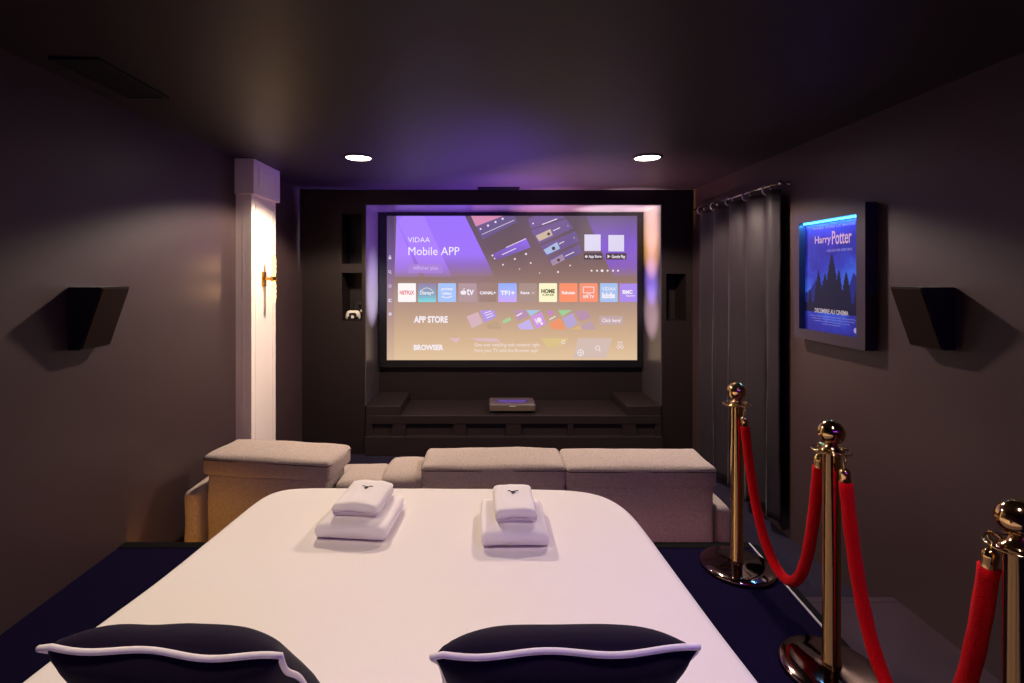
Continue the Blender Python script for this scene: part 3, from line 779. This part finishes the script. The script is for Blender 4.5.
# ------------------------------------------------------------------ bed
ZB = EYE - .95
bed = thing('double_bed', 'large double bed with a smooth white sheet on the carpeted platform', 'bed', (-.2, 1.2, PLAT))
out = [(-.837, 2.275), (-.93, 2.262), (-.98, 2.21), (-.998, 2.07), (-1.018, 1.85), (-1.045, 1.573), (-1.085, 1.36), (-1.115, 1.167), (-1.125, .8), (-1.11, .35), (-1.07, .28),
       (-.6, .26), (.2, .26), (.62, .28), (.67, .35), (.67, .8), (.66, 1.167), (.644, 1.32), (.63, 1.55), (.618, 1.753), (.610, 1.915), (.592, 2.08), (.52, 2.205), (.40, 2.252), (.1, 2.265), (-.4, 2.272)]
def even_outline(P, n, rounds):
    P = [Vector((x, y, 0)) for x, y in P]; L = [0]
    for i in range(len(P)): L.append(L[-1] + (P[(i + 1) % len(P)] - P[i]).length)
    Q = []; k = 0
    for i in range(n):
        d = L[-1] * i / n
        while L[k + 1] < d: k += 1
        Q.append(P[k].lerp(P[(k + 1) % len(P)], (d - L[k]) / max(1e-9, L[k + 1] - L[k])))
    for _ in range(rounds): Q = [(Q[i - 1] + Q[i] * 2 + Q[(i + 1) % n]) / 4 for i in range(n)]
    return Q
OL = even_outline(out, 240, 10)
N = len(OL)
nor = []
for i in range(N):
    t = OL[(i + 1) % N] - OL[i - 1]; n = Vector((t.y, -t.x, 0)).normalized()
    nor.append(n)
cen = sum(OL, Vector()) / N
if (OL[0] - cen).dot(nor[0]) < 0: nor = [-n for n in nor]
bm = bmesh.new(); prevr = None
prof = []   # (outward offset, z)
for k in range(7):
    a = PI / 2 * k / 6; prof.append((-.045 + .045 * math.sin(a), -.045 + .045 * math.cos(a)))
for k in range(1, 10): prof.append((.004 * k, -.045 - k * .050))
ringsb = []
def spine(p):
    return Vector((-.23 + (p.x + .23) * .12, 1.3 + (p.y - 1.3) * .35, 0))
def topz(x, y):
    return .006 * noise.noise(Vector((x * 2.2, y * 2.2, 0))) + .003 * noise.noise(Vector((x * 7, y * 4, 4)))
for t in (.12, .08, .04, .015):
    rg = []
    for i, p in enumerate(OL):
        q = (p - nor[i] * .045).lerp(spine(p), t * .98)
        rg.append(bm.verts.new((q.x, q.y, ZB)))
    ringsb.append(rg)
for k, (o_, dz) in enumerate(prof):
    rg = []
    for i, p in enumerate(OL):
        fl = max(0, -dz - .06) * .03 * math.sin(i * .45 + 1.3 * math.sin(i * .13))
        q = p + nor[i] * (o_ * (.5 if k > 7 else 1) + fl)
        rg.append(bm.verts.new((q.x, q.y, ZB + dz)))
    ringsb.append(rg)
for a, b in zip(ringsb, ringsb[1:]):
    for i in range(N): bm.faces.new((a[i], a[(i + 1) % N], b[(i + 1) % N], b[i]))
inner = ringsb[0]
for t in (.3, .5, .7, .88):
    rg = [bm.verts.new(v.co.lerp(Vector((-.2, 1.3, ZB)), t)) for v in ringsb[0]]
    for i in range(N): bm.faces.new((inner[i], rg[i], rg[(i + 1) % N], inner[(i + 1) % N]))
    inner = rg
cv = bm.verts.new((-.2, 1.3, ZB))
for i in range(N): bm.faces.new((inner[i], cv, inner[(i + 1) % N]))
obj('sheet', bm, M['sheet'], bed, True)
bm = bmesh.new(); box(bm, -1.0, .54, .33, 2.14, PLAT + .06, ZB - .06, bev=.04, seg=3); obj('mattress', bm, M['bedbase'], bed)
for x in (-.9, .45):
    for y in (.45, 2.0):
        bm = bmesh.new(); lathe(bm, [(.025, 0), (.03, .07)], (x, y, PLAT), 14); obj('leg', bm, M['sofaleg'], bed)

# pillows
def pillow(c, yaw, tilt, label, W=.448, H=.42, T=.062, roll=0):
    t = thing('throw_pillow', label, 'pillow', c, 'navy pillows with white piping')
    R = Matrix.Translation(c) @ Matrix.Rotation(yaw, 4, 'Z') @ Matrix.Rotation(tilt, 4, 'X') @ Matrix.Rotation(roll, 4, 'Y')
    n = 36
    def P(u, v):
        x = W / 2 * u * (1 - .07 * (1 - v * v)); z = H / 2 * v * (1 - .05 * (1 - u * u))
        # soft square corners
        k = 1 + .0 * u
        return x * k, z * k
    def th(u, v):
        return T * (max(0, 1 - u ** 4) ** .5) * (max(0, 1 - v ** 4) ** .5) * (1 + .10 * noise.noise(Vector((u * 2, v * 2, c[0] * 5)))) 
    bm = bmesh.new(); S_ = []
    for s in (-1, 1):
        g = [[bm.verts.new((P(2 * i / n - 1, 2 * j / n - 1)[0], s * th(2 * i / n - 1, 2 * j / n - 1), P(2 * i / n - 1, 2 * j / n - 1)[1])) for j in range(n + 1)] for i in range(n + 1)]
        for i in range(n):
            for j in range(n): bm.faces.new((g[i][j], g[i + 1][j], g[i + 1][j + 1], g[i][j + 1]))
    bmesh.ops.remove_doubles(bm, verts=bm.verts[:], dist=.0008)
    bm.transform(R); obj('cover', bm, M['pillow'], t, True)
    bm = bmesh.new(); pts = []
    for a, b, c_, d in ((-1, -1, 1, -1), (1, -1, 1, 1), (1, 1, -1, 1), (-1, 1, -1, -1)):
        for i in range(24):
            u, v = a + (c_ - a) * i / 24, b + (d - b) * i / 24
            x, z = P(u, v); x *= 1.008; z *= 1.008
            pts.append(R @ Vector((x, .004 * math.sin(i * .5 + a), z)))
    tube(bm, pts, .0052, 10, closed=True); obj('piping', bm, M['piping'], t, True)
TL = math.radians(42)
def pc(x, ytop, ztop, tilt, H=.42):   # centre from the top seam
    return Vector((x, ytop + H / 2 * math.sin(tilt), ztop - H / 2 * math.cos(tilt)))
pillow(pc(.131, .84, EYE - .632, TL), math.radians(1.5), TL, 'navy pillow with white piping on the bed below the folded towel pile at centre')
pillow(pc(-.549, .84, EYE - .632, TL), math.radians(-3), TL, 'navy pillow with white piping on the bed corner nearest the dark floor', W=.405, roll=math.radians(2.5))

# towels
def fold_towel(cx, y0, z0, w, d, layers, th, yaw, label, mark=False, seed=0):
    t = thing('folded_towel', label, 'towel', (cx, y0 + d / 2, z0), 'folded white towels on the bed')
    # centre line in the y,z plane: folds to and fro
    pts = []; r = th / 2
    for k in range(layers):
        z = r + k * th; a, b = (y0 + r * 1.2, y0 + d - r * 1.2)
        fr = (k % 2 == 1)
        seq = [(a + (b - a) * i / 9, z) for i in range(10)]
        if k % 2 == 0: seq = seq[::-1] if layers % 2 == 0 else seq
        else: seq = seq if layers % 2 == 0 else seq[::-1]
        pts += seq
        if k < layers - 1:
            yy = seq[-1][0]; s = 1 if yy > y0 + d / 2 else -1
            for a_ in (-60, -30, 0, 30, 60):
                pts.append((yy + s * r * math.cos(math.radians(a_)), z + r + r * math.sin(math.radians(a_))))
    bm = bmesh.new(); nx = 26; hh = th * .445
    P = [Vector((0, p[0], p[1])) for p in pts]; rows = []
    for i in range(nx + 1):
        u = 2 * i / nx - 1
        e = 1 - max(0, (abs(u) - .9) / .1) ** 2.2       # side edges round off
        hk_ = hh * max(.25, e)
        top, bot = [], []
        for j, p in enumerate(P):
            a = P[max(j - 1, 0)]; b = P[min(j + 1, len(P) - 1)]; tt = (b - a).normalized(); nn = Vector((0, -tt.z, tt.y))
            lay = .004 * noise.noise(Vector((u * 2, p.y * 12, seed + p.z * 40)))
            droop = -.0035 * (p.z / th) * u * u
            x = cx + u * w / 2 + .005 * noise.noise(Vector((seed, p.y * 9, p.z * 60))) * (1 if abs(u) > .8 else 0)
            top.append(Vector((x, p.y, p.z + lay + droop)) + nn * hk_); bot.append(Vector((x, p.y, p.z + lay + droop)) - nn * hk_)
        rows.append([bm.verts.new(v + Vector((0, 0, z0))) for v in top + bot[::-1]])
    m_ = len(rows[0])
    for i in range(nx):
        for j in range(m_): bm.faces.new((rows[i][j], rows[i + 1][j], rows[i + 1][(j + 1) % m_], rows[i][(j + 1) % m_]))
    bm.faces.new(rows[0][::-1]); bm.faces.new(rows[-1])
    R = Matrix.Rotation(yaw, 3, 'Z'); cc = Vector((cx, y0 + d / 2, 0))
    for v in bm.verts: v.co.z = max(v.co.z, z0 + .0005)
    bmesh.ops.rotate(bm, cent=cc, matrix=R, verts=bm.verts)
    obj('cloth', bm, M['towel'], t, True)
    zt_ = z0 + layers * th
    if mark:
        bm = bmesh.new()
        def pp(x, y): return cc + R @ Vector((x, y, 0)) + Vector((0, 0, zt_ + .0015))
        tube(bm, catmull([pp(-.020, .034), pp(-.012, .037), (pp(-.005, .028)), pp(0, .022), pp(.006, .028), pp(.012, .037), pp(.016, .034), pp(.022, .038)], 4), .0013, 6)
        tube(bm, catmull([pp(-.006, .024), pp(0, .014), pp(.006, .024), pp(0, .028)], 4, True), .0024, 6, closed=True)
        obj('embroidered_emblem', bm, M['emblem'], t, True)
    return t
ZS = ZB + .004
fold_towel(-.475, 1.79, ZS, .262, .28, 2, .027, math.radians(-5), 'wide folded white towel lying beneath a smaller one, nearer the white pillar', seed=1)
fold_towel(-.476, 1.845, ZS + .056, .172, .22, 3, .0175, math.radians(-6), 'small folded white towel with dark emblem, nearer the white pillar', True, seed=2)
fold_towel(.100, 1.745, ZS, .24, .285, 2, .027, math.radians(1), 'wide folded white towel lying beneath a smaller one, middle of the bed', seed=3)
fold_towel(.106, 1.80, ZS + .056, .150, .225, 3, .0175, math.radians(2), 'small folded white towel with dark emblem, middle of the bed', True, seed=4)

# ------------------------------------------------------------------ stanchions and ropes
SX = 1.296; PXS = {2.57: 1.290, 1.89: 1.306, 1.215: 1.296}; ys = (2.57, 1.89, 1.215); H0 = PLAT
labels = ['brass rope post standing closest to the curtain', 'brass rope post in the middle of the row, ropes on both sides', 'brass rope post cut off at the picture edge, closest to the camera']
def post(y, label):
    SX = PXS[y]
    t = thing('rope_stanchion', label, 'rope post', (SX, y, H0), 'brass rope posts')
    bm = bmesh.new()
    lathe(bm, [(.160, 0), (.175, .002), (.177, .012), (.173, .020), (.165, .024), (.12, .029), (.06, .033), (.036, .039)], (SX, y, H0), 64)
    obj('base', bm, M['baseplate'], t, True)
    bm = bmesh.new(); lathe(bm, [(.034, .038), (.034, .050), (.0300, .054), (.0300, .835), (.0315, .838)], (SX, y, H0), 40); obj('pole', bm, M['brass'], t, True)
    bm = bmesh.new(); lathe(bm, [(.0315, .836), (.040, .838), (.042, .842), (.030, .847), (.024, .853), (.020, .861), (.017, .867)], (SX, y, H0), 40); obj('collar', bm, M['brass'], t, True)
    bm = bmesh.new()
    n = 40; R0 = .064
    # ring plate with open loops
    tube(bm, [Vector((SX + R0 * math.cos(a), y + R0 * math.sin(a), H0 + .8425)) for a in [2 * PI * i / n for i in range(n)]], .0032, 8, closed=True)
    for a in (0, PI / 2, PI, 3 * PI / 2):
        tube(bm, [Vector((SX + r * math.cos(a), y + r * math.sin(a), H0 + .8425)) for r in (.03, R0)], .0045, 8)
    obj('hook_ring', bm, M['brass'], t, True)
    bm = bmesh.new(); pr = []
    rb = .0455
    for k in range(19):
        a = -PI / 2 + .35 + (PI - .35) * k / 18; pr.append((max(.0005, rb * math.cos(a)), .909 + rb * math.sin(a)))
    lathe(bm, [(.016, .862)] + pr, (SX, y, H0), 48); obj('ball_finial', bm, M['brass'], t, True)
    return t
for y, l in zip(ys, labels): post(y, l)
def rope(ya, yb, sag, label, r=.0215, bend=0):
    t = thing('barrier_rope', label, 'barrier rope', (SX, (ya + yb) / 2, H0 + .25), 'red velvet barrier ropes')
    SA, SB = PXS[ya], PXS[yb]
    A = Vector((SX, ya - .062, H0 + .845)); Bv = Vector((SX, yb + .062, H0 + .845))
    # catenary
    L = A.y - Bv.y; c = .2
    lo, hi = .02, 2.0
    for _ in range(60):
        c = (lo + hi) / 2
        if c * (math.cosh(L / 2 / c) - 1) > sag: lo = c
        else: hi = c
    def q(s):
        x = (s - .5) * L; z = c * (math.cosh(x / c) - math.cosh(L / 2 / c))
        return Vector((SA + (SB - SA) * s + bend * math.sin(PI * s), A.y - s * L, A.z + z))
    # even length sampling
    raw = [q(i / 400) for i in range(401)]; acc = [0]
    for a, b in zip(raw, raw[1:]): acc.append(acc[-1] + (b - a).length)
    def qa(l):
        for i in range(400):
            if acc[i + 1] >= l: return raw[i].lerp(raw[i + 1], (l - acc[i]) / max(1e-9, acc[i + 1] - acc[i]))
        return raw[-1]
    T = acc[-1]; h = .045; fe = .05
    pts = [qa(h + fe + (T - 2 * (h + fe)) * i / 60) for i in range(61)]
    bm = bmesh.new(); tube(bm, pts, lambda u: r * (1 + .03 * math.sin(u * 70)), 20); obj('velvet', bm, M['rope'], t, True)
    for s in (0, 1):
        f = (lambda l: qa(l)) if s == 0 else (lambda l: qa(T - l))
        bm = bmesh.new(); ds = [f(h + (fe + .012) * k / 6) for k in range(7)]
        rad = [.008, .017, .0185, .0175, .0175, .019, .0205]
        tube(bm, ds, lambda u: rad[min(6, int(round(u * 6)))], 20); obj('ferrule', bm, M['brass'], t, True)
        bm = bmesh.new(); a, b = f(0), f(h + .004)
        d = (b - a).normalized(); n_ = Vector((0, d.z, -d.y)).normalized() if s == 0 else -Vector((0, d.z, -d.y)).normalized()
        hkp = [b, b - d * .018] + [a + d * .012 + (n_ * math.sin(w) - d * math.cos(w)) * .013 for w in [PI * (1 - k / 9 * 1.35) for k in range(10)]]
        tube(bm, catmull(hkp, 3), .0032, 8); obj('hook', bm, M['brass'], t, True)
rope(ys[0], ys[1], .69, 'red velvet rope hanging in a deep loop between the far and middle posts', bend=.03)
rope(ys[1], ys[2], .72, 'red velvet rope running down from the middle post towards the camera', r=.0225, bend=.01)

# ------------------------------------------------------------------ camera, world, colour
cam = bpy.data.cameras.new('camera'); co = bpy.data.objects.new('camera', cam); col.objects.link(co)
co.location = (0, 0, EYE); co.rotation_euler = (PI / 2, 0, 0)
cam.sensor_width = 36; cam.lens = F * 36 / 1024
cam.shift_x = (512 - CX) / 1024; cam.shift_y = -(341.5 - CY) / 1024
cam.clip_start = .02
sce = bpy.context.scene; sce.camera = co
w = bpy.data.worlds.new('world'); sce.world = w; w.use_nodes = True
w.node_tree.nodes['Background'].inputs[0].default_value = (.01, .008, .015, 1)
sce.view_settings.view_transform = 'Standard'; sce.view_settings.look = 'None'
sce.view_settings.gamma = 1; sce.view_settings.exposure = 0; sce.view_settings.use_curve_mapping = False
sce.cycles.use_denoising = True
sce.cycles.max_bounces = 8
sce.cycles.sample_clamp_indirect = 4
